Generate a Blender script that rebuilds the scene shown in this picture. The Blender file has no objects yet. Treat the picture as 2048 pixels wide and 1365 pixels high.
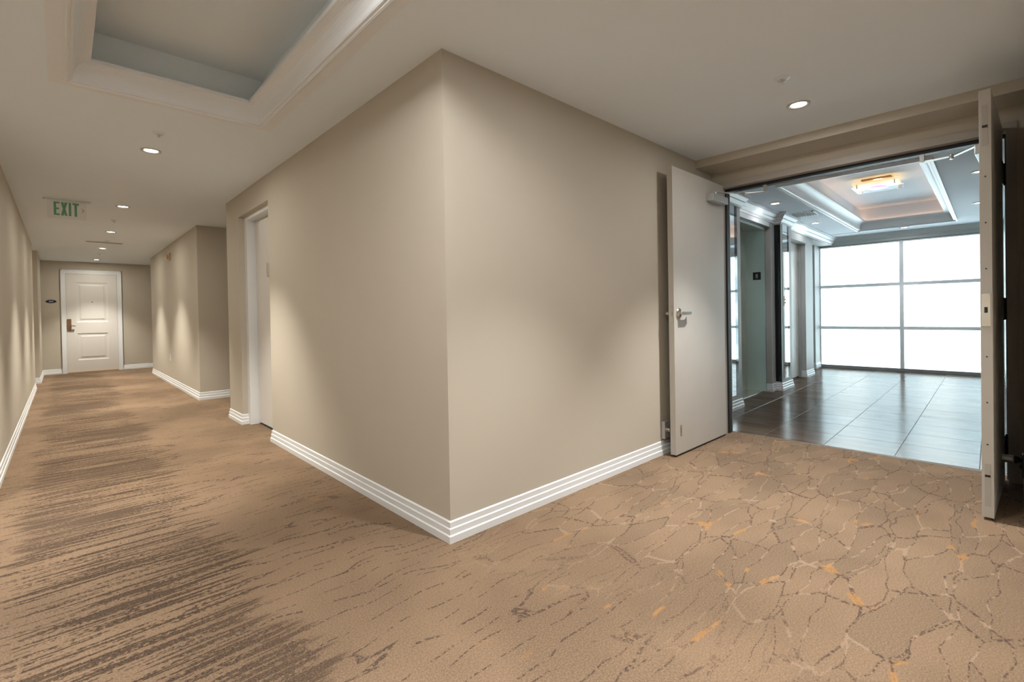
import bpy, math, random
from mathutils import Matrix, Vector
R = math.radians
sc = bpy.context.scene
col = sc.collection
H = 2.44                      # ceiling height

# ------------------------------------------------------------------ camera
cam_d = bpy.data.cameras.new('camera'); cam = bpy.data.objects.new('camera', cam_d); col.objects.link(cam)
yaw, pit, rol = R(46.73709), R(-0.53334), R(-1.01554)
fw = Vector((math.cos(yaw) * math.cos(pit), math.sin(yaw) * math.cos(pit), math.sin(pit)))
r0 = fw.cross(Vector((0, 0, 1))).normalized(); u0 = r0.cross(fw)
rr = math.cos(rol) * r0 + math.sin(rol) * u0; uu = -math.sin(rol) * r0 + math.cos(rol) * u0
M = Matrix((rr, uu, -fw)).transposed().to_4x4(); M.translation = (-1.38275, -1.94046, 1.12864)
cam.matrix_world = M
cam_d.sensor_width = 36; cam_d.lens = 955.84 * 36 / 2048
cam_d.shift_y = -(682.5 - 636.90) / 2048; cam_d.clip_start = 0.02
sc.camera = cam

# ------------------------------------------------------------------ world, exposure, light sampling
w = bpy.data.worlds.new('sky'); sc.world = w; w.use_nodes = True
bg = w.node_tree.nodes['Background']; bg.inputs[0].default_value = (0.80, 0.92, 1.0, 1); bg.inputs[1].default_value = 5.0
sc.view_settings.view_transform = 'Standard'; sc.view_settings.look = 'None'
sc.view_settings.exposure = 1.1; sc.view_settings.gamma = 1.0; sc.view_settings.use_curve_mapping = False
cy = sc.cycles
cy.max_bounces = 9; cy.diffuse_bounces = 6; cy.glossy_bounces = 4; cy.transparent_max_bounces = 12
cy.use_denoising = True; cy.sample_clamp_indirect = 6.0
cy.caustics_reflective = False; cy.caustics_refractive = False

WARM = (1.0, 0.975, 0.92)
P_SPOT = 108.0                 # beam of a corridor downlight
P_FILL = 4.0                 # wide spill of a corridor downlight

# ------------------------------------------------------------------ materials
def mat(name, color, rough=0.6, metal=0.0, emis=None, estr=0.0, spec=0.5, grain=0.0, gscale=60.0, bump=0.0, alpha=None):
    m = bpy.data.materials.new(name); m.use_nodes = True
    nt = m.node_tree; b = nt.nodes['Principled BSDF']
    b.inputs['Base Color'].default_value = (*color, 1); b.inputs['Roughness'].default_value = rough
    b.inputs['Metallic'].default_value = metal; b.inputs['Specular IOR Level'].default_value = spec
    if emis: b.inputs['Emission Color'].default_value = (*emis, 1); b.inputs['Emission Strength'].default_value = estr
    if alpha is not None: b.inputs['Alpha'].default_value = alpha
    if grain or bump:
        tc = nt.nodes.new('ShaderNodeTexCoord'); n = nt.nodes.new('ShaderNodeTexNoise')
        n.inputs['Scale'].default_value = gscale; n.inputs['Detail'].default_value = 3
        nt.links.new(tc.outputs['Object'], n.inputs['Vector'])
        if grain:
            mx = nt.nodes.new('ShaderNodeMix'); mx.data_type = 'RGBA'
            nt.links.new(n.outputs['Fac'], mx.inputs[0])
            mx.inputs[6].default_value = (*[c * (1 - grain) for c in color], 1)
            mx.inputs[7].default_value = (*[min(1, c * (1 + grain)) for c in color], 1)
            nt.links.new(mx.outputs[2], b.inputs['Base Color'])
        if bump:
            bp = nt.nodes.new('ShaderNodeBump'); bp.inputs['Strength'].default_value = bump; bp.inputs['Distance'].default_value = 0.002
            nt.links.new(n.outputs['Fac'], bp.inputs['Height']); nt.links.new(bp.outputs['Normal'], b.inputs['Normal'])
    return m

m_wall = mat('beige_wall_paint', (0.52, 0.48, 0.41), 0.75, grain=0.02, gscale=4, bump=0.05, spec=0.25)
m_lwall = mat('grey_lobby_paint', (0.47, 0.48, 0.47), 0.55, grain=0.02, gscale=4, spec=0.4)
m_ceil = mat('white_ceiling_paint', (0.79, 0.86, 0.93), 0.85, grain=0.01, gscale=5, bump=0.03, spec=0.2)
m_trayc = mat('shaded_tray_paint', (0.74, 0.80, 0.84), 0.85, grain=0.01, gscale=5, spec=0.2)  # ceiling paint, darkened in colour for the unlit tray
m_white = mat('white_trim_paint', (0.76, 0.79, 0.82), 0.4, grain=0.01, gscale=12)
m_door = mat('white_door_paint', (0.68, 0.665, 0.64), 0.42, grain=0.01, gscale=9)
m_leaf = mat('grey_beige_door_paint', (0.49, 0.465, 0.43), 0.42, grain=0.05, gscale=5)
m_frame = mat('taupe_frame_paint', (0.41, 0.385, 0.35), 0.45, grain=0.02, gscale=8)
m_black = mat('black_seal_and_gap', (0.012, 0.012, 0.014), 0.5, grain=0.1)
m_bglass = mat('black_glass', (0.006, 0.006, 0.008), 0.08, grain=0.1)
m_mirror = mat('mirror_glass', (0.90, 0.93, 0.93), 0.02, 1.0, grain=0.005)
m_steel = mat('brushed_steel', (0.52, 0.57, 0.55), 0.34, 1.0, grain=0.06, gscale=3)
m_chrome = mat('satin_chrome', (0.72, 0.70, 0.66), 0.22, 1.0, grain=0.02)
m_closer = mat('silver_closer_paint', (0.50, 0.51, 0.51), 0.38, 0.6, grain=0.02)
m_brass = mat('aged_bronze', (0.30, 0.19, 0.12), 0.38, 0.8, grain=0.1)
m_dark = mat('dark_metal', (0.03, 0.035, 0.04), 0.4, 0.6, grain=0.1)
m_plastic = mat('white_plastic', (0.74, 0.78, 0.82), 0.4, grain=0.01)
m_tan = mat('tan_plastic', (0.50, 0.31, 0.17), 0.45, grain=0.08)
m_green = mat('green_sign_ink', (0.12, 0.29, 0.17), 0.5, emis=(0.10, 0.45, 0.22), estr=0.02, grain=0.05)
m_navy = mat('navy_sign_enamel', (0.006, 0.012, 0.035), 0.35, grain=0.1)
m_print = mat('pale_print', (0.55, 0.62, 0.68), 0.5, grain=0.02)
m_lens = mat('lit_lamp_lens', (0.9, 0.85, 0.75), 0.4, emis=(1.0, 0.86, 0.64), estr=9.0, grain=0.01)
m_ring = mat('satin_white_ring', (0.50, 0.51, 0.52), 0.4, grain=0.01)
m_shade = mat('lit_amber_glass', (0.85, 0.7, 0.5), 0.3, emis=(1.0, 0.70, 0.36), estr=0.42, grain=0.02)
m_purple = mat('violet_glass_disc', (0.25, 0.15, 0.75), 0.2, emis=(0.25, 0.16, 1.0), estr=0.55, grain=0.02)
m_cove = mat('warm_led_strip', (0.9, 0.8, 0.7), 0.5, emis=(1.0, 0.55, 0.33), estr=2.4, grain=0.01)
m_slot = mat('shadow_grey_slot', (0.10, 0.10, 0.10), 0.8, grain=0.05)
m_grey = mat('pale_grey_metal', (0.58, 0.60, 0.62), 0.6, grain=0.02)
m_slot2 = mat('mid_grey_slot', (0.34, 0.34, 0.34), 0.8, grain=0.05)
m_vent = mat('grey_grille_metal', (0.34, 0.35, 0.35), 0.5, 0.3, grain=0.03)
m_thresh = mat('oak_threshold', (0.42, 0.25, 0.11), 0.5, grain=0.12, gscale=30)
m_alum = mat('window_aluminium', (0.86, 0.89, 0.90), 0.5, 0.0, grain=0.02)
m_grout = mat('dark_grout', (0.20, 0.19, 0.18), 0.7, grain=0.1)
m_facade = mat('pale_facade_render', (0.80, 0.80, 0.77), 0.8, grain=0.03, gscale=1)
m_facwin = mat('facade_window_glass', (0.42, 0.52, 0.55), 0.3, grain=0.06, gscale=1)

def glass_mat(name, tint, gl=0.06, rough=0.02):
    m = bpy.data.materials.new(name); m.use_nodes = True; nt = m.node_tree
    nt.nodes.remove(nt.nodes['Principled BSDF']); out = nt.nodes['Material Output']
    t = nt.nodes.new('ShaderNodeBsdfTransparent'); t.inputs[0].default_value = (*tint, 1)
    g = nt.nodes.new('ShaderNodeBsdfGlossy'); g.inputs['Roughness'].default_value = rough
    fr = nt.nodes.new('ShaderNodeFresnel'); fr.inputs[0].default_value = 1.45
    mul = nt.nodes.new('ShaderNodeMath'); mul.operation = 'MULTIPLY'; mul.inputs[1].default_value = gl / 0.034 * 0.5
    nt.links.new(fr.outputs[0], mul.inputs[0])
    mx = nt.nodes.new('ShaderNodeMixShader'); nt.links.new(mul.outputs[0], mx.inputs[0])
    nt.links.new(t.outputs[0], mx.inputs[1]); nt.links.new(g.outputs[0], mx.inputs[2]); nt.links.new(mx.outputs[0], out.inputs[0])
    return m
m_glass = glass_mat('clear_window_glass', (0.95, 0.98, 0.98))
m_panel = glass_mat('clear_lamp_glass', (0.97, 0.95, 0.93), 0.008)
m_acry = glass_mat('clear_acrylic', (0.975, 0.975, 0.975))

class G:                                        # small node-graph helper
    def __init__(s, nt): s.nt = nt
    def put(s, sock, v):
        if isinstance(v, bpy.types.NodeSocket): s.nt.links.new(v, sock)
        elif isinstance(v, (int, float)): sock.default_value = v
        else: sock.default_value = (*v, 1) if len(sock.default_value) == 4 else v
    def m(s, op, a, b=0.0, c=None, clamp=False):
        n = s.nt.nodes.new('ShaderNodeMath'); n.operation = op; n.use_clamp = clamp
        s.put(n.inputs[0], a); s.put(n.inputs[1], b)
        if c is not None: s.put(n.inputs[2], c)
        return n.outputs[0]
    def xyz(s, x, y, z=0.0):
        n = s.nt.nodes.new('ShaderNodeCombineXYZ'); s.put(n.inputs[0], x); s.put(n.inputs[1], y); s.put(n.inputs[2], z); return n.outputs[0]
    def noise(s, v, scale=1.0, detail=2.0, rough=0.5):
        n = s.nt.nodes.new('ShaderNodeTexNoise'); s.put(n.inputs['Vector'], v); n.inputs['Scale'].default_value = scale
        n.inputs['Detail'].default_value = detail; n.inputs['Roughness'].default_value = rough; return n.outputs['Fac']
    def step(s, v, a, b):                       # smoothstep a..b
        n = s.nt.nodes.new('ShaderNodeMapRange'); n.interpolation_type = 'SMOOTHSTEP'
        s.put(n.inputs['Value'], v); s.put(n.inputs['From Min'], a); s.put(n.inputs['From Max'], b); return n.outputs[0]
    def mix(s, f, a, b):
        n = s.nt.nodes.new('ShaderNodeMix'); n.data_type = 'RGBA'; s.put(n.inputs[0], f); s.put(n.inputs[6], a); s.put(n.inputs[7], b); return n.outputs[2]
    def vor(s, v, feature, rnd=1.0):
        n = s.nt.nodes.new('ShaderNodeTexVoronoi'); n.voronoi_dimensions = '2D'; n.feature = feature
        s.put(n.inputs['Vector'], v); n.inputs['Scale'].default_value = 1.0; n.inputs['Randomness'].default_value = rnd; return n

def carpet_mat():
    m = bpy.data.materials.new('streaked_taupe_carpet'); m.use_nodes = True; nt = m.node_tree; g = G(nt); b = nt.nodes['Principled BSDF']
    tc = nt.nodes.new('ShaderNodeTexCoord'); sp = nt.nodes.new('ShaderNodeSeparateXYZ'); nt.links.new(tc.outputs['Object'], sp.inputs[0])
    x, y = sp.outputs[0], sp.outputs[1]
    P = g.xyz(x, y)
    fine = g.noise(P, 170, 1.0)                                    # pile tufts
    mid = g.noise(P, 60, 2.0)
    # base tones
    big = g.noise(P, 1.6, 2.0)
    base = g.mix(g.step(big, 0.35, 0.65), (0.176, 0.119, 0.078), (0.232, 0.157, 0.102))
    # gentle warp shared by the vein pattern
    wx = g.m('MULTIPLY', g.m('SUBTRACT', g.noise(P, 1.7, 2.0), 0.5), 0.40)
    wy = g.m('MULTIPLY', g.m('SUBTRACT', g.noise(g.xyz(y, x, 3.7), 2.3, 2.0), 0.5), 0.20)
    X = g.m('ADD', x, wx); Y = g.m('ADD', y, wy)
    # veins: long and parallel in the corridor, an open net in front of the doors
    va_e = g.vor(g.xyz(g.m('MULTIPLY', X, 1.1), g.m('MULTIPLY', Y, 11.0)), 'DISTANCE_TO_EDGE')
    vb_v = g.xyz(g.m('MULTIPLY', X, 2.1), g.m('MULTIPLY', Y, 8.2)); vb_e = g.vor(vb_v, 'DISTANCE_TO_EDGE'); vb_c = g.vor(vb_v, 'F1')
    vc_e = g.vor(g.xyz(g.m('ADD', g.m('MULTIPLY', X, 1.45), 7.0), g.m('ADD', g.m('MULTIPLY', Y, 6.2), 5.0)), 'DISTANCE_TO_EDGE')
    rag = g.m('MULTIPLY', g.m('SUBTRACT', mid, 0.5), 0.07)
    la = g.step(g.m('ADD', va_e.outputs['Distance'], rag), 0.050, 0.025)
    lb = g.step(g.m('ADD', vb_e.outputs['Distance'], rag), 0.030, 0.016)
    lc = g.step(g.m('ADD', vc_e.outputs['Distance'], rag), 0.024, 0.010)
    net = g.step(g.m('ADD', x, g.m('MULTIPLY', g.m('SUBTRACT', big, 0.5), 1.6)), -0.2, 0.7)
    lb = g.m('MULTIPLY', lb, net); lc = g.m('MULTIPLY', lc, net); la = g.m('MULTIPLY', la, g.m('SUBTRACT', 1.0, net))
    cell = nt.nodes.new('ShaderNodeSeparateColor'); nt.links.new(vb_c.outputs['Color'], cell.inputs[0])
    tint = g.m('MULTIPLY', g.step(cell.outputs[0], 0.45, 0.95), g.m('MULTIPLY', net, 0.42))
    c = g.mix(tint, base, (0.140, 0.100, 0.070))
    seg = g.noise(P, 8.0, 2.0); seg2 = g.noise(g.xyz(x, y, 9.0), 4.5, 2.0)
    pale = g.m('MULTIPLY', g.m('MAXIMUM', lb, lc), g.step(seg, 0.48, 0.42))
    c = g.mix(g.m('MULTIPLY', pale, 0.32), c, (0.46, 0.345, 0.265))
    dots = g.step(mid, 0.45, 0.51)
    darkv = g.m('MULTIPLY', g.m('MAXIMUM', g.m('MAXIMUM', lb, la), lc), g.m('MULTIPLY', g.step(seg, 0.42, 0.48), dots))
    c = g.mix(g.m('MULTIPLY', darkv, 0.9), c, (0.055, 0.036, 0.030))
    wide = g.step(g.m('ADD', vb_e.outputs['Distance'], rag), 0.075, 0.04)
    amber = g.m('MULTIPLY', g.m('MULTIPLY', wide, g.step(x, -0.5, 0.1)), g.m('MULTIPLY', g.step(seg2, 0.58, 0.63), g.step(g.noise(g.xyz(x, y, 4.0), 7.0, 1.0), 0.52, 0.58)))
    c = g.mix(g.m('MULTIPLY', amber, 0.75), c, (0.36, 0.185, 0.065))
    # dark streaked runner along the corridor
    jag = g.m('MULTIPLY', g.m('SUBTRACT', g.noise(g.xyz(g.m('MULTIPLY', x, 1.6), g.m('MULTIPLY', y, 22.0)), 1.0, 3.0), 0.5), 0.55)
    lobe = g.m('MULTIPLY', g.m('SUBTRACT', g.noise(g.xyz(0.3, y), 1.8, 1.0), 0.5), 0.5)
    eR = g.m('ADD', g.m('ADD', -0.80, lobe), jag); eL = g.m('ADD', g.m('ADD', -1.58, g.m('MULTIPLY', lobe, 0.6)), g.m('MULTIPLY', jag, 0.7))
    mR = g.step(g.m('SUBTRACT', eR, x), -0.02, 0.06); mL = g.step(g.m('SUBTRACT', x, eL), -0.02, 0.06)
    run = g.m('MULTIPLY', mR, mL)
    ys_ = g.m('ADD', y, g.m('MULTIPLY', wy, 0.12))
    st = g.noise(g.xyz(g.m('MULTIPLY', X, 2.2), g.m('MULTIPLY', ys_, 62.0)), 1.0, 2.0, 0.55)
    st2 = g.noise(g.xyz(g.m('MULTIPLY', X, 1.2), g.m('MULTIPLY', ys_, 21.0), 5.0), 1.0, 2.0, 0.5)
    st = g.m('ADD', g.m('ADD', g.m('MULTIPLY', st, 0.62), g.m('MULTIPLY', st2, 0.38)), g.m('MULTIPLY', g.m('SUBTRACT', mid, 0.5), 0.26))
    dens = g.noise(g.xyz(g.m('MULTIPLY', x, 0.9), g.m('MULTIPLY', y, 1.3), 2.0), 1.0, 1.5)
    thr = g.m('SUBTRACT', 0.66, g.m('MULTIPLY', dens, 0.34))
    dk = g.m('MULTIPLY', g.step(st, thr, g.m('ADD', thr, 0.04)), run)
    c = g.mix(g.m('MULTIPLY', dk, 0.94), c, (0.040, 0.025, 0.018))
    wash = g.m('MULTIPLY', run, g.step(dens, 0.45, 0.65)); c = g.mix(g.m('MULTIPLY', wash, 0.35), c, (0.13, 0.086, 0.058))
    # tuft grain
    c = g.mix(g.step(fine, 0.3, 0.75), g.mix(0.16, c, (0.05, 0.03, 0.02)), g.mix(0.12, c, (0.60, 0.46, 0.33)))
    nt.links.new(c, b.inputs['Base Color']); b.inputs['Roughness'].default_value = 0.95; b.inputs['Specular IOR Level'].default_value = 0.1
    bp = nt.nodes.new('ShaderNodeBump'); bp.inputs['Strength'].default_value = 0.35; bp.inputs['Distance'].default_value = 0.003
    nt.links.new(g.m('ADD', fine, g.m('MULTIPLY', mid, 0.6)), bp.inputs['Height']); nt.links.new(bp.outputs['Normal'], b.inputs['Normal'])
    return m
m_carpet = carpet_mat()

def tile_mat():
    m = bpy.data.materials.new('polished_brown_tile'); m.use_nodes = True; nt = m.node_tree; g = G(nt); b = nt.nodes['Principled BSDF']
    tc = nt.nodes.new('ShaderNodeTexCoord'); oi = nt.nodes.new('ShaderNodeObjectInfo')
    sp = nt.nodes.new('ShaderNodeSeparateXYZ'); nt.links.new(tc.outputs['Object'], sp.inputs[0])
    off = g.m('MULTIPLY', oi.outputs['Random'], 40.0)
    v = g.xyz(g.m('MULTIPLY', sp.outputs[0], 9.0), g.m('MULTIPLY', sp.outputs[1], 1.8), off)
    n = g.noise(v, 1.0, 4.0, 0.6)
    c = g.mix(g.step(n, 0.3, 0.7), (0.075, 0.052, 0.038), (0.125, 0.088, 0.064))
    nt.nodes.remove(b); out = nt.nodes['Material Output']
    df = nt.nodes.new('ShaderNodeBsdfDiffuse'); nt.links.new(c, df.inputs[0])
    gl = nt.nodes.new('ShaderNodeBsdfGlossy'); gl.inputs['Roughness'].default_value = 0.17
    lw_ = nt.nodes.new('ShaderNodeLayerWeight'); lw_.inputs[0].default_value = 0.35
    mx = nt.nodes.new('ShaderNodeMixShader'); nt.links.new(g.m('ADD', 0.06, g.m('MULTIPLY', lw_.outputs['Facing'], 0.16)), mx.inputs[0])
    nt.links.new(df.outputs[0], mx.inputs[1]); nt.links.new(gl.outputs[0], mx.inputs[2]); nt.links.new(mx.outputs[0], out.inputs[0])
    return m
m_tile = tile_mat()

# ------------------------------------------------------------------ mesh helpers
XF = Matrix.Identity(4)
LOBBY = Matrix.Translation((3.0, 0, 0)) @ Matrix.Rotation(math.atan(0.028), 4, 'Z') @ Matrix.Translation((-3.0, 0, 0))

class MB:
    def __init__(s): s.v = []; s.f = []
    def box(s, x0, y0, z0, x1, y1, z1):
        x0, x1 = sorted((x0, x1)); y0, y1 = sorted((y0, y1)); z0, z1 = sorted((z0, z1)); k = len(s.v)
        s.v += [(x0, y0, z0), (x1, y0, z0), (x1, y1, z0), (x0, y1, z0), (x0, y0, z1), (x1, y0, z1), (x1, y1, z1), (x0, y1, z1)]
        s.f += [tuple(k + i for i in q) for q in ((3, 2, 1, 0), (4, 5, 6, 7), (0, 1, 5, 4), (1, 2, 6, 5), (2, 3, 7, 6), (3, 0, 4, 7))]
        return s
    def poly(s, pts, d):                        # extrude a planar 3D polygon by vector d
        k = len(s.v); n = len(pts); d = Vector(d)
        s.v += [tuple(p) for p in pts] + [tuple(Vector(p) + d) for p in pts]
        s.f += [tuple(k + i for i in reversed(range(n))), tuple(k + n + i for i in range(n))]
        s.f += [(k + i, k + (i + 1) % n, k + n + (i + 1) % n, k + n + i) for i in range(n)]
        return s
    def lathe(s, c, axis, prof, n=24, caps=True):          # prof: (radius, height along axis)
        a = Vector(axis).normalized(); t = a.orthogonal().normalized(); b = a.cross(t); c = Vector(c); k = len(s.v); m = len(prof)
        for i in range(n):
            an = 2 * math.pi * i / n; d = t * math.cos(an) + b * math.sin(an)
            for (r, h) in prof: s.v.append(tuple(c + d * r + a * h))
        for i in range(n):
            j = (i + 1) % n
            for q in range(m - 1): s.f.append((k + i * m + q, k + j * m + q, k + j * m + q + 1, k + i * m + q + 1))
        if caps and prof[0][0] > 1e-6: s.f.append(tuple(k + i * m for i in reversed(range(n))))
        if caps and prof[-1][0] > 1e-6: s.f.append(tuple(k + i * m + m - 1 for i in range(n)))
        return s
    def cyl(s, a, b, r, n=16):
        a = Vector(a); b = Vector(b); return s.lathe(a, b - a, [(r, 0), (r, (b - a).length)], n)
    def bar(s, a, b, w, h):                     # flat bar between two points
        a = Vector(a); b = Vector(b); d = (b - a).normalized(); up = Vector((0, 0, 1))
        if abs(d.z) > 0.95: up = Vector((1, 0, 0))
        sd = d.cross(up).normalized() * w / 2; u = sd.cross(d).normalized() * h / 2
        return s.poly([a + sd + u, a - sd + u, a - sd - u, a + sd - u], b - a)
    def sweep(s, path, prof, side=1, closed=False):   # prof: (offset, z); offset to the left of travel when side=1
        n = len(path); k = len(s.v); m = len(prof)
        def nrm(a, b):
            d = Vector((b[0] - a[0], b[1] - a[1])).normalized(); return Vector((-d.y, d.x)) * side
        for i in range(n):
            if closed or 0 < i < n - 1:
                a = nrm(path[i - 1], path[i]); b = nrm(path[i], path[(i + 1) % n]); mt = (a + b) / (1 + a.dot(b))
            else: mt = nrm(path[0], path[1]) if i == 0 else nrm(path[-2], path[-1])
            for (o, z) in prof: s.v.append((path[i][0] + mt.x * o, path[i][1] + mt.y * o, z))
        for i in range(n if closed else n - 1):
            j = (i + 1) % n
            for q in range(m):
                p = (q + 1) % m; s.f.append((k + i * m + q, k + j * m + q, k + j * m + p, k + i * m + p))
        if not closed:
            s.f.append(tuple(k + q for q in reversed(range(m)))); s.f.append(tuple(k + (n - 1) * m + q for q in range(m)))
        return s
    def build(s, name, material, parent=None, smooth=False, bevel=0.0, label=None):
        me = bpy.data.meshes.new(name); org = base_of(parent)
        me.from_pydata([tuple((XF @ Vector(p)) - org) for p in s.v], [], s.f); me.update()
        import bmesh
        bm = bmesh.new(); bm.from_mesh(me); bmesh.ops.recalc_face_normals(bm, faces=bm.faces); bm.to_mesh(me); bm.free()
        me.materials.append(material)
        o = bpy.data.objects.new(name, me); col.objects.link(o); o.parent = parent
        if smooth:
            for p in me.polygons: p.use_smooth = True
            md = o.modifiers.new('edges', 'EDGE_SPLIT'); md.split_angle = R(35)
        if bevel:
            md = o.modifiers.new('bevel', 'BEVEL'); md.width = bevel; md.segments = 2; md.limit_method = 'ANGLE'
        if label: o['label'] = label
        return o
def base_of(o):
    v = Vector((0, 0, 0))
    while o is not None: v += o.location; o = o.parent
    return v
def tag(o, label, cat, group=None, kind=None):
    o['label'] = label; o['category'] = cat
    if group: o['group'] = group
    if kind: o['kind'] = kind
    return o
def thing(name, loc, label, cat, group=None, kind=None):
    o = bpy.data.objects.new(name, None); col.objects.link(o); o.location = XF @ Vector(loc); o.empty_display_size = 0.05
    return tag(o, label, cat, group, kind)
def struct(name, mb, m, label, cat, bevel=0.0):
    return tag(mb.build(name, m, bevel=bevel), label, cat, kind='structure')
def lamp(name, kind, loc, power, parent, color=WARM, **kw):
    d = bpy.data.lights.new(name, kind); d.energy = power; d.color = color
    for a, v in kw.items(): setattr(d, a, v)
    o = bpy.data.objects.new(name, d); col.objects.link(o); o.parent = parent; o.location = (XF @ Vector(loc)) - base_of(parent)
    return o

# ================================================================== THE SHELL
FT, T = 0.06, 0.12
# carpet floor of the corridor (one fitted carpet)
struct('floor', MB().box(-3.0, -3.2, -FT, 3.135, 12.3, 0), m_carpet, 'taupe fitted carpet with dark brown streaks and amber flecks', 'carpet')

# walls of the long corridor, right side
struct('wall_corner', MB().box(0, 0, 0, T, 2.745, H).box(T, 0, 0, 2.99, T, H), m_wall, 'beige wall wrapping the outside corner in the middle', 'wall')
struct('wall_above_side_door', MB().box(0, 2.745, 2.205, 0.30, 3.74, H), m_wall, 'beige wall piece above the recessed white side door', 'wall')
struct('wall_pier', MB().box(0, 3.74, 0, 1.5, 4.25, H), m_wall, 'short beige wall pier beyond the recessed side door', 'wall')
struct('wall_alcove', MB().box(1.5, 4.25, 0, 1.5 + T, 5.90, H), m_wall, 'beige back wall of the side hall opening', 'wall')
struct('wall_corridor_right', MB().box(0, 5.90, 0, 1.5, 10.65, H), m_wall, 'beige corridor wall with two light scallops and an outlet', 'wall')
struct('wall_far', MB().box(-1.70 - T, 12.25, 0, 1.3, 12.25 + T, H), m_wall, 'beige end wall around the white panelled door', 'wall')
struct('wall_far_alcove', MB().box(1.2, 10.65, 0, 1.3, 12.25, H), m_wall, 'beige side wall of the end alcove', 'wall')
struct('wall_corridor_left', MB().box(-1.73 - T, 2.4, 0, -1.73, 9.39, H), m_wall, 'long beige wall along the left edge of the corridor', 'wall')
struct('wall_left_recess', MB().box(-2.05 - T, 9.39, 0, -2.05, 10.4, H).box(-2.05 - T, 9.27, 0, -1.84, 9.39, H), m_wall, 'beige back of the shallow recess in the left wall', 'wall')
struct('wall_left_end', MB().box(-2.05 - T, 10.4, 0, -1.70, 12.25, H), m_wall, 'short beige wall left of the white panelled door', 'wall')
# the corner space around the camera
struct('wall_elbow_back', MB().box(-3.0, -3.2 - T, 0, 1.6 + T, -3.2, H), m_wall, 'beige wall behind the viewpoint', 'wall')
struct('wall_elbow_left', MB().box(-3.0 - T, -3.2 - T, 0, -3.0, 2.4 + T, H), m_wall, 'beige wall left of the viewpoint', 'wall')
struct('wall_elbow_return', MB().box(-3.0, 2.4, 0, -1.73 - T, 2.4 + T, H), m_wall, 'beige wall return left of the long corridor', 'wall')
struct('wall_right', MB().box(1.6, -1.97 - T, 0, 2.99, -1.97, H).box(1.6, -3.2, 0, 1.6 + T, -1.97 - T, H), m_wall, 'beige wall behind the open right door leaf', 'wall')
# bulkhead and wall around the double doors
struct('wall_bulkhead', MB().box(2.68, -1.97, 2.372, 2.99, 0, H), m_wall, 'beige bulkhead under the ceiling before the double doors', 'bulkhead')
struct('wall_doorway', MB().box(2.99, -1.97 - T, 2.285, 3.14, 0.35, H).box(2.99, -0.045, 0, 3.14, 0.35, 2.285).box(2.99, -1.97 - T, 0, 3.14, -1.935, 2.285), m_wall, 'beige wall framing the double doorway', 'wall')

# corridor ceiling with the tray opening
TX0, TX1, TY0, TY1 = -1.412, -0.305, -1.62, 1.645          # outer edge of the flat band
h0, h1, h2, h3 = TX0 + 0.06, TX1 - 0.06, TY0 + 0.06, TY1 - 0.06
cz = H + 0.12
struct('ceiling', MB().box(-3.12, -3.32, H, h0, 12.37, cz).box(h1, -3.32, H, 3.14, 12.37, cz).box(h0, -3.32, H, h1, h2, cz).box(h0, h3, H, h1, 12.37, cz),
       m_ceil, 'off white corridor ceiling with a sunken tray', 'ceiling')
tray = struct('ceiling_tray', MB().box(h0, h2, H + 0.30, h1, h3, H + 0.34).box(h0 - .03, h2 - .03, cz, h0, h3 + .03, H + .34).box(h1, h2 - .03, cz, h1 + .03, h3 + .03, H + .34)
              .box(h0, h2 - .03, cz, h1, h2, H + .34).box(h0, h3, cz, h1, h3 + .03, H + .34), m_trayc, 'sunken tray in the corridor ceiling, colour darkened for shade', 'ceiling tray')
pr = [(0, H), (0, H - .010), (.062, H - .010), (.062, H - .020), (.070, H - .024), (.078, H - .020), (.080, H - .012), (.090, H - .012), (.094, H - .004)]
for i in range(9):                                           # hollow cove curve up to the lip
    a = i / 8 * math.pi / 2; pr.append((.094 + .062 * (1 - math.cos(a)), H + .085 * math.sin(a)))
pr += [(.168, H + .085), (.168, H + .105), (.12, H + .105), (.085, H + .03), (.06, H)]
TR = [(TX0, TY0), (TX1, TY0), (TX1, TY1), (TX0, TY1)]
tm = struct('trim_1', MB().sweep(TR, pr, 1, True), m_white, 'white crown moulding around the corridor ceiling tray', 'moulding')

# baseboards
BB = [(0, 0), (.018, 0), (.018, .035), (.012, .040), (.012, .068), (.007, .073), (.007, .100), (0, .106)]
def baseboard(side, path, s, label): return struct('baseboard_' + side, MB().sweep(path, BB, s), m_white, label, 'baseboard')
baseboard('corner', [(.06, 2.745), (0, 2.745), (0, 0), (2.99, 0)], -1, 'white stepped baseboard running round the outside wall corner')
baseboard('pier', [(0.054, 3.74), (0, 3.74), (0, 4.25), (1.5, 4.25)][::-1], -1, 'white stepped baseboard around the short wall pier') if False else None
baseboard('pier', [(.054, 3.74), (0, 3.74), (0, 4.25), (1.5, 4.25)], 1, 'white stepped baseboard around the short wall pier')
baseboard('corridor_right', [(1.5, 5.90), (0, 5.90), (0, 10.65), (1.2, 10.65)], 1, 'white stepped baseboard along the far right corridor wall')
baseboard('far_left', [(-1.70, 12.25), (-1.395, 12.25)], -1, 'short white baseboard left of the white panelled door')
baseboard('far_right', [(-0.37, 12.25), (1.2, 12.25)], -1, 'white baseboard right of the white panelled door')
baseboard('left_end', [(-2.05, 10.4), (-1.70, 10.4), (-1.70, 12.235)], -1, 'white baseboard on the short wall left of the far door')
baseboard('corridor_left', [(-3.0, 2.4), (-1.73, 2.4), (-1.73, 9.39), (-2.05, 9.39)], -1, 'white baseboard along the long left corridor wall')
baseboard('right', [(1.6, -3.2), (1.6, -1.97), (2.99, -1.97)], 1, 'white baseboard behind the open right door leaf')
baseboard('elbow', [(1.6, -3.2), (-3.0, -3.2), (-3.0, 2.4)], -1, 'white baseboard behind the viewpoint')

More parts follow.
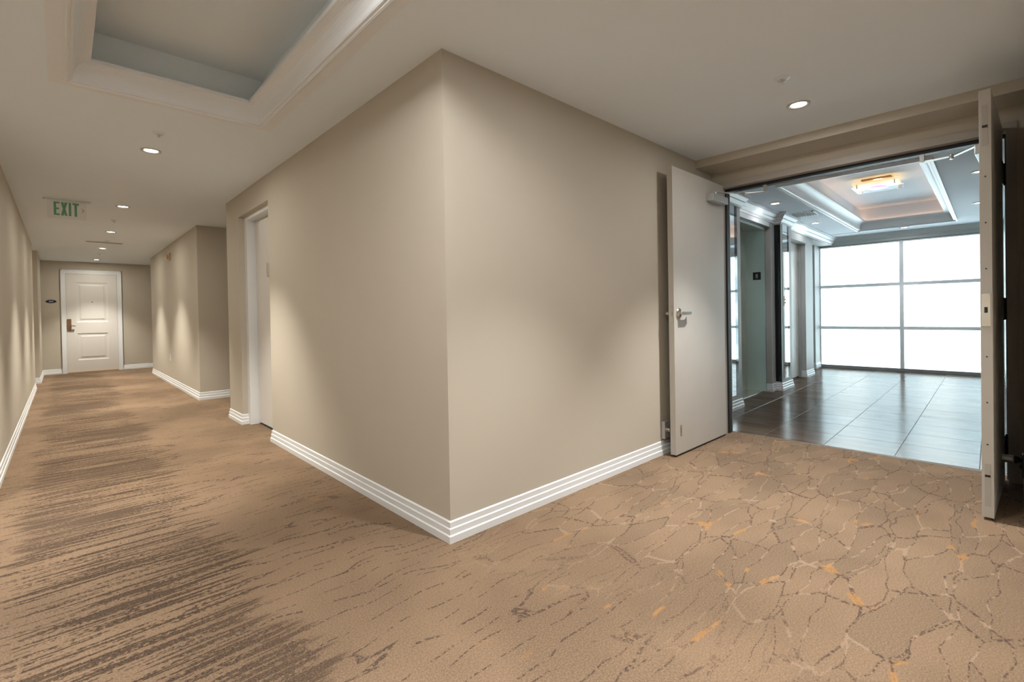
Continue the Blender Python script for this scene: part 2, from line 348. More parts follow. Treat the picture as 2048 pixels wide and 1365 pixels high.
# ------------------------------------------------------------------ far white panelled door
d1 = thing('door_1', (-0.885, 12.25, 0), 'white two-panel door at the end of the corridor', 'door', kind='structure')
Y = 12.25
cs = MB()
for (a, b) in ((-1.395, -1.315), (-0.455, -0.375)):
    cs.box(a, Y - .022, 0, b, Y, 2.26)
cs.box(-1.315, Y - .022, 2.175, -0.455, Y, 2.26)
cs.box(-1.395, Y - .030, 0, -1.375, Y, 2.26).box(-.395, Y - .030, 0, -.375, Y, 2.26).box(-1.395, Y - .030, 2.24, -.375, Y, 2.26)
cs.build('casing', m_white, d1)
lf = MB()
YL = Y - .006
for (xa, xb, za, zb) in ((-1.312, -1.15, .02, 2.172), (-.62, -.458, .02, 2.172), (-1.15, -.62, .02, .275), (-1.15, -.62, .865, 1.11), (-1.15, -.62, 1.99, 2.172)):
    lf.box(xa, YL - .012, za, xb, YL, zb)
lf.build('leaf', m_door, d1)
for (za, zb) in ((.275, .865), (1.11, 1.99)):
    p = MB(); xa, xb = -1.15, -.62
    ring = [(xa, za), (xb, za), (xb, zb), (xa, zb)]
    def rect(i, y): return [(xa + i, y, za + i), (xb - i, y, za + i), (xb - i, y, zb - i), (xa + i, y, zb - i)]
    st = [rect(0, YL - .012), rect(.022, YL - .002), rect(.05, YL - .002), rect(.075, YL - .010)]
    for q in st: p.v += q
    for q in range(3):
        for i in range(4): p.f.append((q * 4 + i, q * 4 + (i + 1) % 4, q * 4 + 4 + (i + 1) % 4, q * 4 + 4 + i))
    p.f.append((12, 13, 14, 15)); p.build('panel', m_door, d1)
MB().lathe((-.888, YL - .012, 1.552), (0, -1, 0), [(.011, 0), (.011, .004), (.007, .006), (0, .006)], 14).build('peephole', m_dark, d1)
lk = MB().box(-1.305, YL - .030, .925, -1.238, YL - .012, 1.187).build('lock_case', m_brass, d1, bevel=.006)
lv = MB().cyl((-1.245, YL - .02, 1.035), (-1.245, YL - .07, 1.035), .011).bar((-1.25, YL - .065, 1.035), (-1.17, YL - .065, 1.030), .016, .020)
lv.build('lever', m_brass, lk)
MB().bar((-1.245, YL - .035, .955), (-1.19, YL - .035, .955), .01, .012).build('thumb_turn', m_chrome, lk)
MB().box(-1.315, Y - .045, 0, -.455, Y, .018).build('threshold', m_thresh, d1)

sg = thing('door_sign', (-1.546, 12.25, 1.55), 'dark blue oval room number sign left of the white panelled door', 'sign')
ov = [(-1.546 + .085 * math.cos(t * math.pi / 16), 12.25, 1.567 + .036 * math.sin(t * math.pi / 16)) for t in range(32)]
MB().poly(ov, (0, -.008, 0)).build('plate', m_navy, sg, bevel=.002)
dg = MB()
for k in range(3):                                           # blurred pale digits
    cxk = -1.572 + .024 * k
    for zz in (1.560, 1.574):
        dg.lathe((cxk, 12.2415, zz), (0, -1, 0), [(.0045, 0), (.0045, .0015), (.0082, .0015), (.0082, 0)], 12, False)
dg.build('digits', m_print, sg)

# ------------------------------------------------------------------ recessed white side door
d2 = thing('door_2', (.13, 3.24, 0), 'white flush door in the recess of the near corridor wall', 'door', kind='structure')
MB().box(.054, 3.66, 0, .30, 3.74, 2.205).box(.054, 2.745, 0, .30, 2.80, 2.205).box(.054, 2.80, 2.165, .30, 3.66, 2.205).box(.15, 3.645, 0, .30, 3.66, 2.165).box(.15, 2.80, 2.15, .30, 3.645, 2.165).build('door_frame', m_white, d2)
MB().box(.135, 2.803, .022, .175, 3.64, 2.147).build('leaf', m_door, d2, bevel=.002)
MB().box(.14, 2.80, 0, .30, 3.66, .006).build('threshold', m_black, d2)  # black slab colours in the dark gap under the leaf
pl = MB().box(.118, 3.12, 1.50, .135, 3.155, 1.70).build('latch_guard', m_chrome, d2, bevel=.003)
MB().cyl((.135, 3.138, 1.54), (.10, 3.138, 1.54), .010).cyl((.135, 3.138, 1.66), (.10, 3.138, 1.66), .010).cyl((.10, 3.138, 1.53), (.10, 3.138, 1.67), .008).build('pull', m_chrome, pl)

# ------------------------------------------------------------------ double doorway: frame and leaves
fr = thing('door_frame', (3.0, -.975, 0), 'taupe metal frame of the double doorway with black seal', 'door frame', kind='structure')
FX0, FX1 = 2.978, 3.155
MB().box(FX0, -.100, 0, FX1, -.045, 2.282).build('jamb', m_frame, fr)
MB().box(FX0, -1.935, 0, FX1, -1.886, 2.282).build('jamb', m_frame, fr)
MB().box(FX0, -1.886, 2.227, FX1, -.100, 2.282).build('head', m_frame, fr)
MB().box(3.045, -1.886, 2.200, 3.105, -.100, 2.227).build('head_seal', m_black, fr)
MB().box(3.045, -.116, 0, 3.105, -.100, 2.200).build('jamb_seal', m_black, fr)
MB().box(3.045, -1.886, 0, 3.105, -1.879, 2.200).build('jamb_seal', m_black, fr)

# left leaf stands open against the corner wall
ZL0, ZL1 = .016, 2.240
dl = thing('door_3', (2.93, -.105, 0), 'grey beige left door leaf standing open with chrome lever', 'door', kind='structure')
lx0, lx1, ly0, ly1 = 2.030, 2.950, -.126, -.081
MB().box(lx0, ly0, ZL0, lx1, ly1, ZL1).build('leaf', m_leaf, dl, bevel=.0015)
lt = MB().box(lx0 - .0015, -.117, 1.045, lx0, -.090, 1.165).build('latch_plate', m_chrome, dl)
MB().box(lx0 - .008, -.110, 1.090, lx0 - .0015, -.097, 1.118).build('latch_bolt', m_chrome, lt)
def lever(parent, x, ysurf, s, z, dirx):
    h = MB().lathe((x, ysurf, z), (0, s, 0), [(.042, 0), (.042, .006), (.036, .014), (.020, .020), (.014, .022), (.014, .050), (0, .050)], 24).build('handle_rose', m_chrome, parent, smooth=True)
    b = MB(); y = ysurf + s * .050
    b.poly([(x - .014 * dirx, y - .011, z - .012), (x - .014 * dirx, y - .011, z + .012), (x - .014 * dirx, y + .011, z + .012), (x - .014 * dirx, y + .011, z - .012)], (.105 * dirx, 0, 0))
    b.poly([(x + .091 * dirx, y - .011, z - .012), (x + .091 * dirx, y - .011, z + .012), (x + .091 * dirx, y + .011, z + .012), (x + .091 * dirx, y + .011, z - .012)], (.034 * dirx, -s * .016, 0))
    b.build('lever', m_chrome, h, bevel=.003)
lever(dl, 2.10, ly0, -1, 1.110, 1)
lever(dl, 2.10, ly1, 1, 1.110, 1)
MB().box(2.10, ly0 - .003, .155, 2.122, ly0, .238).build('strike_plate', m_chrome, dl, bevel=.001)
for zz in (.171, .222): MB().cyl((2.111, ly0 - .006, zz), (2.111, ly0, zz), .005, 10).build('screw', m_chrome, dl)
def closer(parent, xa, xb, yf, s, z0, z1, px, py, hx, hy):   # body on the leaf, arm to the frame head
    c = MB().box(xa, yf, z0, xb, yf + s * .062, z1).build('closer_body', m_closer, parent, bevel=.004)
    a = MB().cyl((px, py, z1), (px, py, z1 + .022), .012).bar((px, py, z1 + .020), ((px + hx) / 2 + .10, (py + hy) / 2, z1 + .026), .026, .007)
    a.bar(((px + hx) / 2 + .10, (py + hy) / 2, z1 + .030), (hx, hy, z1 + .032), .020, .007)
    a.cyl(((px + hx) / 2 + .10, (py + hy) / 2, z1 + .01), ((px + hx) / 2 + .10, (py + hy) / 2, z1 + .042), .013)
    a.box(hx - .016, hy - .012, z1 + .03, hx + .016, hy + .012, 2.202).build('closer_arm', m_closer, c)
closer(dl, 2.61, 2.905, ly0, -1, 2.055, 2.115, 2.70, -.165, 3.06, -.44)
for zz in (.24, 1.10, 1.96):
    MB().cyl((2.962, ly1 + .008, zz - .06), (2.962, ly1 + .008, zz + .06), .008, 12).build('hinge', m_dark, dl)
MB().box(lx0 + .02, ly0 + .003, .002, lx1 - .01, ly1 - .003, ZL0).build('gap_shade', m_black, dl)  # black filler painted in for the shade under the leaf

# right leaf stands open, edge on
dr = thing('door_4', (2.96, -1.845, 0), 'grey beige right door leaf seen edge on with flush bolts', 'door', kind='structure')
rm = Matrix.Translation((3.000, -1.872, 0)) @ Matrix.Rotation(R(-1.8), 4, 'Z')
XF = rm
rl = .872                                                   # leaf length towards the camera (-x)
MB().box(-rl, .0, ZL0, -.030, .046, ZL1 + .012).build('leaf', m_leaf, dr, bevel=.0015)
for (za, zb, zk) in ((1.96, 2.17, 2.06), (.075, .30, .235)):
    fp = MB().box(-rl - .002, .012, za, -rl, .035, zb).build('flush_bolt_plate', m_frame, dr)
    MB().box(-rl - .0035, .013, zk - .006, -rl - .002, .034, zk + .006).build('bolt_slot', m_black, fp)
sp_ = MB().box(-rl - .002, .008, 1.02, -rl, .042, 1.19).build('strike_plate', m_chrome, dr)
MB().box(-rl - .003, .018, 1.09, -rl - .002, .031, 1.12).build('strike_hole', m_dark, sp_)
for zz in (.40, .62, .86, 1.32, 1.56, 1.80): MB().cyl((-rl - .0015, .023, zz), (-rl, .023, zz), .004, 8).build('screw', m_dark, dr)
for zz in (.235, 1.105, 1.96):
    hg = MB().box(-.09, -.0035, zz - .07, -.002, 0, zz + .07).cyl((.004, -.012, zz - .07), (.004, -.012, zz + .07), .011, 12).build('hinge', m_dark, dr)
    MB().box(.012, -.006, zz - .07, .040, -.003, zz + .07).build('hinge_leaf', m_dark, hg)
closer(dr, -.30, -.02, .046, 1, 2.055, 2.115, -.20, .09, .05, .40)
ds = MB().lathe((-.28, 0, .21), (0, -1, 0), [(.024, 0), (.024, .045), (.022, .05)], 18).build('hold_open_magnet', m_closer, dr)
MB().lathe((-.28, -.05, .21), (0, -1, 0), [(.022, 0), (.018, .02), (.008, .03), (0, .031)], 18).build('rubber_tip', m_black, ds)
XF = Matrix.Identity(4)
wm = thing('door_holder', (2.62, -1.97, .21), 'dark door holder plate on the wall behind the right door leaf', 'door holder')
MB().box(2.585, -1.97, .14, 2.665, -1.945, .27).build('plate', m_dark, wm, bevel=.004)
MB().lathe((2.625, -1.945, .21), (0, 1, 0), [(.026, 0), (.026, .010), (0, .010)], 16).build('pad', m_black, wm)
wh = thing('door_holder', (2.075, 0, .2), 'grey door holder box on the wall behind the left door leaf', 'door holder')
MB().box(2.035, -.032, .125, 2.105, 0, .262).build('box', m_closer, wh, bevel=.004)
MB().lathe((2.085, -.032, .19), (0, -1, 0), [(.020, 0), (.020, .022), (0, .022)], 16).build('magnet', m_chrome, wh)

# ================================================================== LIFT LOBBY (its own axes)
XF = LOBBY
WX = 9.27
base = struct('floor_lobby', MB().box(3.11, -1.95, -FT, WX + .1, .75, -.0022), m_grout, 'dark polished tile floor of the lift lobby', 'floor')
ys = [.09 + .46 * 1, .09, -.37, -.83, -1.29, -1.75]
tiles = {}
def tile(x0, x1, y0, y1):
    key = (round(x1 - x0, 3), round(y1 - y0, 3)); g = .0013
    cxy = XF @ Vector(((x0 + x1) / 2, (y0 + y1) / 2, 0))
    if key not in tiles:
        me = bpy.data.meshes.new('tile'); a, b = (x1 - x0) / 2 - g, (y1 - y0) / 2 - g; e = .0015
        me.from_pydata([(-a, -b, -.003), (a, -b, -.003), (a, b, -.003), (-a, b, -.003), (-a + e, -b + e, 0), (a - e, -b + e, 0), (a - e, b - e, 0), (-a + e, b - e, 0)], [],
                       [(3, 2, 1, 0), (4, 5, 6, 7), (0, 1, 5, 4), (1, 2, 6, 5), (2, 3, 7, 6), (3, 0, 4, 7)])
        me.materials.append(m_tile); tiles[key] = me
    o = bpy.data.objects.new('tile', tiles[key]); col.objects.link(o); o.parent = base
    o.location = cxy; o.rotation_euler = (0, 0, math.atan(.028))
xs = [3.14 + .46 * i for i in range(14)]
for i in range(14):
    xa, xb = xs[i], min(xs[i] + .46, WX)
    if xb - xa < .05: continue
    for (ya, yb) in ((.55, .74), (.09, .55), (-.37, .09), (-.83, -.37), (-1.29, -.83), (-1.75, -1.29), (-1.95, -1.75)):
        if ya >= .55 and not (4.2 < xa < 5.7): continue
        tile(xa, xb, ya, yb)

# lift side wall
YW = .308
struct('wall_lift_near', MB().box(3.14, YW, 0, 4.40, .75, H), m_lwall, 'grey lobby wall before the lift', 'wall')
struct('wall_lift_head', MB().box(4.40, YW, 2.245, 5.682, .75, H), m_lwall, 'grey lobby wall strip above the lift', 'wall')
struct('wall_lift_far', MB().box(5.682, YW, 0, 6.40, .75, H), m_lwall, 'grey lobby wall between lift and white lobby door', 'wall')
struct('wall_lobby_door_head', MB().box(6.40, YW, 2.19, 7.50, .75, H), m_lwall, 'grey lobby wall strip above the white lobby door', 'wall')
struct('wall_lobby_pier', MB().box(7.50, .335, 0, 7.95, .75, H), m_lwall, 'grey lobby pier beyond the white lobby door', 'wall')
struct('wall_window_side', MB().box(7.95, .335, 2.31, WX, .75, H).box(8.88, .515, 0, WX, .75, 2.31).box(7.95, .70, 0, 8.88, .75, 2.31), m_lwall, 'grey lobby wall recess beside the window', 'wall')
struct('wall_lobby_right', MB().box(3.14, -1.95 - T, 0, WX + .1, -1.95, H), m_lwall, 'grey lobby wall opposite the lift', 'wall')
struct('wall_lobby_back', MB().box(4.40, .75, 0, 5.68, .80, H).box(6.40, .75, 0, 7.50, .80, H), m_lwall, 'grey lobby wall backing', 'wall')
struct('wall_window_head', MB().box(WX, -1.95, 2.285, WX + .1, .75, H), m_lwall, 'grey wall strip above the lobby window', 'wall')

# lift
el = thing('elevator', (5.0, .5, 0), 'stainless steel lift doorway with deep jambs and white head band', 'elevator')
MB().box(4.40, YW + .06, 0, 4.43, .66, 2.245).build('jamb', m_steel, el)
MB().box(5.655, YW + .07, 0, 5.682, .66, 2.245).build('jamb', m_steel, el)
MB().box(4.43, YW + .06, 2.215, 5.655, .66, 2.243).build('head', m_steel, el)
MB().box(4.40, YW - .006, 2.245, 5.60, YW + .0, 2.305).build('head_band', m_white, el)
for (a, b) in ((4.43, 5.040), (5.044, 5.655)): MB().box(a, .625, .004, b, .655, 2.215).build('door_panel', m_steel, el)
MB().box(4.43, YW + .1, .0005, 5.655, .66, .006).build('sill', m_chrome, el)
fp = thing('floor_plate', (5.653, .50, 1.54), 'black square floor number plate reading 8 on the lift jamb', 'sign')
MB().box(5.650, .43, 1.538, 5.655, .531, 1.645).build('plate', m_black, fp)
e8 = MB()
for (zz, rr_) in ((1.578, .0155), (1.606, .013)): e8.lathe((5.650, .4805, zz), (-1, 0, 0), [(rr_ - .0055, 0), (rr_ - .0055, .0012), (rr_, .0012), (rr_, 0)], 20, False)
e8.build('numeral', m_print, fp)

# mirrored pilasters
def pilaster(x0, x1, yf, label):
    p = thing('pilaster', ((x0 + x1) / 2, yf + .04, 0), label, 'pilaster', 'mirrored pilasters beside the lift')
    MB().box(x0, yf, 0, x1, YW, H - .001).build('body', m_lwall, p)
    w_ = x1 - x0
    MB().box(x0 + .065, yf - .006, .16, x0 + w_ * .56, yf, 2.30).build('mirror_panel', m_mirror, p)
    MB().box(x0 + w_ * .57, yf - .006, .16, x0 + w_ * .74, yf, 2.30).build('dark_reflection_strip', m_bglass, p)  # dark part of the mirror's reflection, put in as a black strip
    MB().box(x0 - .004, yf + .003, .125, x0, YW, 2.29).build('black_side_panel', m_bglass, p)
    return p
pilaster(3.915, 4.355, .235, 'mirrored pilaster with painted dark reflection strip before the lift')
p2 = pilaster(5.84, 6.32, .230, 'mirrored pilaster with black glass side between lift and white lobby door')
cp = thing('call_panel', (5.97, .225, 1.24), 'small steel lift call panel on the mirrored pilaster', 'call panel')
MB().box(5.945, .216, 1.17, 6.005, .224, 1.31).build('plate', m_chrome, cp, bevel=.002)
for zz in (1.215, 1.26): MB().cyl((5.975, .216, zz), (5.975, .211, zz), .012, 14).build('button', m_dark, cp)

# white lobby door
d5 = thing('door_5', (6.88, .44, 0), 'white flush lobby door beyond the lift', 'door', kind='structure')
MB().box(6.42, .440, .02, 7.48, .48, 2.185).build('leaf', m_door, d5, bevel=.002)
MB().box(7.47, .40, 0, 7.50, .50, 2.19).box(6.40, .40, 0, 6.425, .50, 2.19).build('door_frame', m_lwall, d5)
for zz in (.30, 1.07, 1.86): MB().box(7.452, .425, zz - .055, 7.478, .440, zz + .055).build('hinge', m_chrome, d5)
MB().box(6.43, .44, .0, 7.48, .48, .018).build('bottom_gap', m_black, d5)

# lobby baseboards
def lbb(side, path, label): return struct('baseboard_' + side, MB().sweep(path, BB, -1), m_white, label, 'baseboard')
lbb('pilaster', [(3.14, YW), (3.91, YW), (3.91, .234), (4.358, .234), (4.358, YW), (4.40, YW)], 'white stepped baseboard around the pilaster before the lift')
lbb('lift', [(5.678, YW + .07), (5.678, YW), (5.836, YW), (5.836, .229), (6.322, .229), (6.322, YW), (6.40, YW)], 'white stepped baseboard around the pilaster beyond the lift')
lbb('lobby_pier', [(7.50, .43), (7.50, .335), (7.95, .335), (7.95, .70)], 'white stepped baseboard beyond the white lobby door')
lbb('window', [(8.88, .70), (8.88, .515), (9.24, .515)], 'short white baseboard beside the lobby window')

# lobby ceiling, tray and mouldings
LX0, LX1, LY0, LY1 = 4.12, 8.45, -1.46, -.21
a0, a1, b0, b1 = LX0 + .05, LX1 - .05, LY0 + .05, LY1 - .05
struct('ceiling_lobby', MB().box(3.14, b1, H, WX + .1, .80, cz).box(3.14, -1.95 - T, H, WX + .1, b0, cz).box(3.14, b0, H, a0, b1, cz).box(a1, b0, H, WX + .1, b1, cz), m_ceil, 'white lift lobby ceiling with a lit tray', 'ceiling')
ZT = H + .33
lt_ = struct('ceiling_tray', MB().box(a0, b0, ZT, a1, b1, ZT + .03).box(a0 - .03, b0 - .03, cz, a0, b1 + .03, ZT + .03).box(a1, b0 - .03, cz, a1 + .03, b1 + .03, ZT + .03)
             .box(a0, b0 - .03, cz, a1, b0, ZT + .03).box(a0, b1, cz, a1, b1 + .03, ZT + .03), m_ceil, 'lit tray in the lift lobby ceiling with warm cove glow', 'ceiling tray')
pl2 = [(0, H), (0, H - .03), (.020, H - .03), (.024, H - .018), (.034, H - .012), (.046, H - .012), (.050, H)]
for i in range(9):
    a = i / 8 * math.pi / 2; pl2.append((.052 + .075 * (1 - math.cos(a)), H + .10 * math.sin(a)))
pl2 += [(.14, H + .10), (.14, H + .122), (.09, H + .122), (.055, H + .05), (.05, H)]
LT = [(LX0, LY0), (LX1, LY0), (LX1, LY1), (LX0, LY1)]
struct('trim_2', MB().sweep(LT, pl2, 1, True), m_white, 'white crown moulding around the lit lobby tray', 'moulding')
MB().box(a0 + .02, b1 - .018, H + .085, a1 - .02, b1 - .003, H + .100).build('light_strip', m_cove, lt_)
MB().box(a0 + .02, b0 + .003, H + .085, a1 - .02, b0 + .018, H + .100).build('light_strip', m_cove, lt_)
MB().box(a0 + .003, b0 + .02, H + .085, a0 + .018, b1 - .02, H + .100).build('light_strip', m_cove, lt_)
MB().box(a1 - .018, b0 + .02, H + .085, a1 - .003, b1 - .02, H + .100).build('light_strip', m_cove, lt_)
CR = [(0, H - .135), (.015, H - .135), (.015, H - .112), (.030, H - .100), (.045, H - .080), (.045, H - .066), (.075, H - .036), (.075, H - .022), (.100, H - .022), (.100, H), (0, H)]
struct('trim_3', MB().sweep([(3.14, YW), (3.91, YW), (3.91, .234), (4.358, .234), (4.358, YW), (5.836, YW), (5.836, .229), (6.322, .229), (6.322, YW), (7.50, YW + .0), (WX - .12, YW)], CR, -1), m_white, 'white stepped crown moulding along the lift wall', 'moulding')
CW = [(0, 2.295), (.07, 2.295), (.07, 2.335), (.10, 2.36), (.10, 2.37), (.17, H - .01), (.17, H), (0, H)]
struct('trim_4', MB().sweep([(WX, .30), (WX, -1.95)], CW, -1), m_lwall, 'grey cornice above the lobby window', 'moulding')

# window
wn = thing('window_1', (WX, -.7, 0), 'large bright grid window at the end of the lift lobby', 'window', kind='structure')
cols = [(.50, -.68), (-.736, -1.92)]; rows = [(.055, .73), (.785, 1.505), (1.56, 2.265)]
MB().box(WX - .03, .50, 0, WX + .05, .56, 2.285).build('frame_post', m_alum, wn)
MB().box(WX - .03, -.736, 0.055, WX + .05, -.68, 2.265).build('frame_post', m_alum, wn)
MB().box(WX - .03, -1.95, 0, WX + .05, -1.92, 2.285).build('frame_post', m_alum, wn)
MB().box(WX - .05, -1.92, 0, WX + .05, .507, .055).build('sill_rail', m_vent, wn)
MB().box(WX - .03, -1.92, 2.265, WX + .05, .507, 2.285).build('head_rail', m_alum, wn)
for zz in (.73, 1.505):
    for (a, b) in cols: MB().box(WX - .02, a, zz, WX + .05, b, zz + .055).build('transom', m_alum, wn)
for (a, b) in cols:
    for (z0, z1) in rows: MB().box(WX + .012, b, z0, WX + .018, a, z1).build('pane', m_glass, wn)
pd = bpy.data.lights.new('window_daylight', 'AREA'); pd.shape = 'RECTANGLE'; pd.size = 2.25; pd.size_y = 2.45; pd.cycles.is_portal = True
po = bpy.data.objects.new('window_daylight', pd); col.objects.link(po); po.parent = wn
po.location = (XF @ Vector((WX + .07, -.70, 1.15))) - base_of(wn); po.rotation_euler = (0, R(90), math.atan(.028))

# square glass lamps in the trays; the corridor one is an unseen addition
def square_lamp(cx_, cy_, zt, label, power, colr):
    lf_ = thing('ceiling_lamp', (cx_, cy_, zt - .12), label, 'lamp', 'square tray lamps'); s_ = .235
    MB().box(cx_ - .15, cy_ - .15, zt - .02, cx_ + .15, cy_ + .15, zt).build('base_plate', m_brass, lf_)
    sh = MB(); n = 10
    for i in range(n + 1):
        for j in range(n + 1):
            u_, v_ = i / n * 2 - 1, j / n * 2 - 1; sh.v.append((cx_ + u_ * s_, cy_ + v_ * s_, zt - .085 + .035 * (u_ * u_)))
    for i in range(n):
        for j in range(n): k = i * (n + 1) + j; sh.f.append((k, k + 1, k + n + 2, k + n + 1))
    so = sh.build('glass_shade', m_shade, lf_, smooth=True); md = so.modifiers.new('thick', 'SOLIDIFY'); md.thickness = .006
    MB().box(cx_ - s_ - .01, cy_ - s_ - .01, zt - .108, cx_ + s_ + .01, cy_ + s_ + .01, zt - .102).build('clear_panel', m_panel, lf_)
    MB().lathe((cx_, cy_, zt - .109), (0, 0, -1), [(.105, 0), (.105, .004), (.03, .016), (0, .016)], 28).build('centre_disc', m_purple, lf_)
    for (a, b) in ((-1, -1), (-1, 1), (1, -1), (1, 1)):
        MB().cyl((cx_ + a * .19, cy_ + b * .19, zt - .118), (cx_ + a * .19, cy_ + b * .19, zt - .05), .007, 10).build('standoff', m_chrome, lf_)
    lamp('lamp_bulb', 'POINT', (cx_, cy_, zt - .05), 0.7, lf_, (1, .72, .42), shadow_soft_size=.04)
    if power: lamp('added_glow', 'AREA', (cx_, cy_, zt - .126), power, lf_, colr, shape='SQUARE', size=.42)  # extra area light, used only by the added corridor lamp
square_lamp(6.26, -.79, ZT, 'square amber glass ceiling lamp with violet centre disc in the lobby tray', 0, (1, .92, .8))
XF = Matrix.Identity(4)
square_lamp((TX0 + TX1) / 2, -.75, H + .30, 'square amber glass ceiling lamp added unseen in the corridor tray, above the picture', 16, WARM)  # unseen lamp, added to brighten the corridor side of the corner wall
XF = LOBBY

# lobby air grille
vg = thing('air_grille', (6.14, .03, H), 'slatted air grille in the lobby ceiling beside the lift wall', 'air grille')
g0, g1, k0, k1 = 5.95, 6.31, -.14, .20
MB().box(g0, k0, H - .008, g1, k0 + .025, H).box(g0, k1 - .025, H - .008, g1, k1, H).box(g0, k0, H - .008, g0 + .025, k1, H).box(g1 - .025, k0, H - .008, g1, k1, H).build('frame', m_white, vg)
MB().box(g0 + .025, k0 + .025, H - .002, g1 - .025, k1 - .025, H).build('backing', m_slot, vg)
for i in range(9):
    yy = k0 + .04 + i * .0325; MB().box(g0 + .025, yy, H - .010, g1 - .025, yy + .013, H - .002).build('slat', m_vent, vg)
sl = thing('slot_diffuser', (8.8, .1, H), 'thin slot diffuser in the lobby ceiling near the window cornice', 'air diffuser')
MB().box(8.68, -.22, H - .006, 8.80, .20, H).build('frame', m_white, sl); MB().box(8.70, -.20, H - .008, 8.88, .18, H - .006).build('slot', m_vent, sl)

# ================================================================== CEILING FITTINGS
def downlight(x, y, label, group, spot=P_SPOT, fill=P_FILL, r=.068, color=WARM, angle=85):
    d = thing('downlight', (x, y, H), label, 'downlight', group)
    MB().lathe((x, y, H), (0, 0, -1), [(r - .024, .002), (r - .020, .004), (r - .010, .009), (r - .003, .008), (r, .0005)], 28, False).build('trim_ring', m_ring, d, smooth=True)
    MB().lathe((x, y, H), (0, 0, -1), [(r - .0235, .0005), (r - .0235, .0030), (0, .0031)], 28).build('lens', m_lens, d)
    lamp('beam', 'SPOT', (x, y, H - .02), spot, d, color, spot_size=R(angle), spot_blend=.7, shadow_soft_size=.045)
    lamp('spill', 'AREA', (x, y, H - .012), fill, d, color, shape='DISK', size=.085)
    return d
XF = Matrix.Identity(4)
GC = 'downlights along the corridor ceiling'
CW_ = (1.0, 0.935, 0.81)             # the long corridor's lamps are a little warmer
downlight(-.858, 2.65, 'largest round corridor downlight, just beyond the ceiling tray', GC, spot=135, color=CW_)
downlight(-.850, 5.10, 'round corridor downlight right of the exit sign', GC, spot=135, color=CW_)
downlight(-.836, 7.22, 'round corridor downlight between exit sign and slot diffuser', GC, spot=135, color=CW_)
downlight(-.830, 9.38, 'round corridor downlight just beyond the slot diffuser', GC, spot=135, color=CW_)
downlight(-.826, 11.50, 'round corridor downlight closest to the white panelled door', GC, spot=95, color=CW_)
downlight(2.083, -.975, 'round downlight beside the sprinkler before the double doors', GC)
downlight(.35, -1.02, 'round downlight over the outside wall corner, above the picture', GC, spot=80)
downlight(-.87, -2.35, 'added unseen round downlight behind the viewpoint', GC)  # unseen lamp, added to light the corner space
downlight(-2.35, -.9, 'added unseen round downlight left of the viewpoint, nearer one', GC)  # unseen lamp, added to lift the near corridor zone
downlight(-2.35, 1.2, 'added unseen round downlight left of the viewpoint, farther one', GC)  # second unseen lamp added for the same brightening
XF = LOBBY
GL = 'downlights in the lift lobby ceiling'
LC = (.97, .98, 1.0)
downlight(5.08, .07, 'lobby downlight in front of the lift', GL, 14, 0.8, color=LC, angle=75)
downlight(7.05, .08, 'lobby downlight beyond the air grille', GL, 14, 0.8, color=LC, angle=75)
downlight(5.12, -1.745, 'lobby downlight half hidden by the right door leaf, nearer one', GL, 14, 0.8, color=LC, angle=75)
downlight(7.10, -1.71, 'lobby downlight half hidden by the right door leaf, farther one', GL, 14, 0.8, color=LC, angle=75)
downlight(8.74, -.80, 'lobby downlight in front of the window cornice', GL, 14, 0.8, color=LC, angle=75)
XF = Matrix.Identity(4)

def sprinkler(x, y, z, label, group='ceiling sprinklers'):
    s = thing('sprinkler', (x, y, z), label, 'sprinkler', group)
    MB().lathe((x, y, z), (0, 0, -1), [(.042, 0), (.042, .003), (.030, .009), (.022, .010), (.022, .006), (0, .006)], 24).build('escutcheon', m_plastic, s, smooth=True)
    f = MB().cyl((x, y, z - .006), (x, y, z - .012), .009, 12)
    f.bar((x - .011, y, z - .010), (x - .003, y, z - .030), .004, .004).bar((x + .011, y, z - .010), (x + .003, y, z - .030), .004, .004)
    f.build('frame_arms', m_plastic, s)
    MB().cyl((x, y, z - .012), (x, y, z - .028), .0028, 8).build('bulb', m_closer, s)
    MB().lathe((x, y, z - .030), (0, 0, -1), [(.013, 0), (.013, .002), (0, .002)], 16).build('deflector', m_plastic, s)
sprinkler(-.864, 2.19, H, 'white ceiling sprinkler just beyond the ceiling tray')
sprinkler(-.865, 6.14, H, 'white ceiling sprinkler beyond the exit sign')
sprinkler(-.825, 8.26, H, 'white ceiling sprinkler in front of the slot diffuser')
sprinkler(-.826, 10.29, H, 'white ceiling sprinkler between the two farthest corridor downlights')
sprinkler(1.622, -1.02, H, 'white ceiling sprinkler before the double doors')
q = LOBBY @ Vector((5.55, -.80, ZT)); sprinkler(q.x, q.y, ZT, 'chrome sprinkler in the lobby tray beside the square lamp')

sd = thing('slot_diffuser', (-.842, 8.51, H), 'long slot air diffuser across the corridor ceiling', 'air diffuser')
MB().box(-1.08, 8.46, H - .006, -.605, 8.56, H).build('frame', m_grey, sd)
for i in range(3): MB().box(-1.06, 8.475 + .026 * i, H - .0075, -.625, 8.490 + .026 * i, H - .006).build('slot', m_slot2, sd)

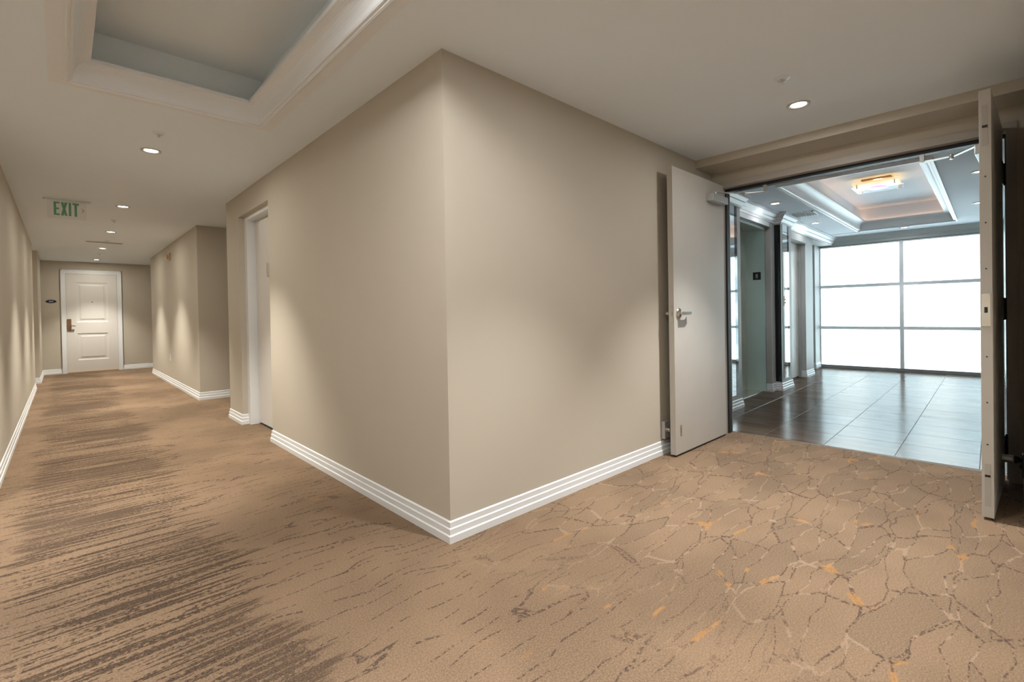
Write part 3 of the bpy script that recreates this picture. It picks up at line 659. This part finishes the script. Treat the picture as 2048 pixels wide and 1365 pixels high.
# exit sign: clear acrylic blade with green letters
ex = thing('exit_sign', (-1.33, 5.10, 2.24), 'clear acrylic exit sign with green letters hanging from the ceiling', 'sign')
MB().box(-1.508, 5.075, H - .014, -1.13, 5.125, H).build('canopy', m_white, ex, bevel=.003)
bl = MB().box(-1.476, 5.097, 2.238, -1.165, 5.103, H - .014).build('acrylic_blade', m_acry, ex)
def letters(y):
    z0, z1 = 2.270, 2.412; t = .020
    def L(*bs):
        b = MB()
        for q_ in bs: b.box(q_[0], y, q_[1], q_[2], y - .002, q_[3])
        b.build('letter', m_green, bl)
    x = -1.426; L((x, z0, x + t, z1), (x + t, z1 - .018, x + .046, z1), (x + t, z0, x + .046, z0 + .018), (x + t, (z0 + z1) / 2 - .009, x + .042, (z0 + z1) / 2 + .009))
    x = -1.370; b = MB()
    b.poly([(x, y, z1), (x + .021, y, z1), (x + .052, y, z0), (x + .031, y, z0)], (0, -.002, 0)).poly([(x + .031, y, z1), (x + .052, y, z1), (x + .021, y, z0), (x, y, z0)], (0, -.0022, 0)); b.build('letter', m_green, bl)
    x = -1.308; L((x, z0, x + t, z1))
    x = -1.278; L((x + .016, z0, x + .036, z1 - .018), (x, z1 - .018, x + .052, z1))
    x = -1.204; c = MB(); zc = (z0 + z1) / 2
    c.poly([(x, y, zc + .020), (x + .008, y, zc + .020), (x + .022, y, zc), (x + .014, y, zc)], (0, -.002, 0)).poly([(x, y, zc - .020), (x + .008, y, zc - .020), (x + .022, y, zc), (x + .014, y, zc)], (0, -.002, 0)); c.build('arrow', m_vent, bl)
letters(5.0965)
# small fittings on the far right wall
al = thing('alarm_fixture', (0, 8.17, 2.2), 'small tan alarm fixture high on the far right corridor wall', 'alarm')
MB().box(-.022, 8.10, 2.165, 0, 8.24, 2.285).build('back_plate', m_tan, al, bevel=.004)
MB().lathe((-.022, 8.19, 2.225), (-1, 0, 0), [(.034, 0), (.034, .02), (.02, .034), (0, .036)], 20).build('lens', m_tan, al, smooth=True)
MB().box(-.05, 8.25, 2.195, -.01, 8.31, 2.235).build('horn', m_plastic, al)
ot = thing('outlet', (0, 8.337, .46), 'beige power outlet low on the far right corridor wall', 'outlet')
MB().box(-.006, 8.302, .405, 0, 8.372, .52).build('cover_plate', m_plastic, ot, bevel=.002)
for zz in (.44, .485): MB().box(-.008, 8.322, zz - .014, -.006, 8.352, zz + .014).build('socket', m_white, ot)

# ================================================================== OUTSIDE: pale building across the street
bd = thing('building', (34, -2, -22), 'pale overexposed building across the street outside the lobby window', 'building')
MB().box(34, -26, -24, 40, 24, 14).build('wall', m_facade, bd)
for fl in range(6):
    z = -8.2 + fl * 3.0
    MB().box(33.0, -20, z - .12, 34, 18, z + .12).build('balcony_slab', m_facade, bd)
    for k in range(9):
        yy = -18 + k * 4.0; MB().box(33.93, yy, z + .9, 34, yy + 2.4, z + 2.6).build('window_pane', m_facwin, bd)
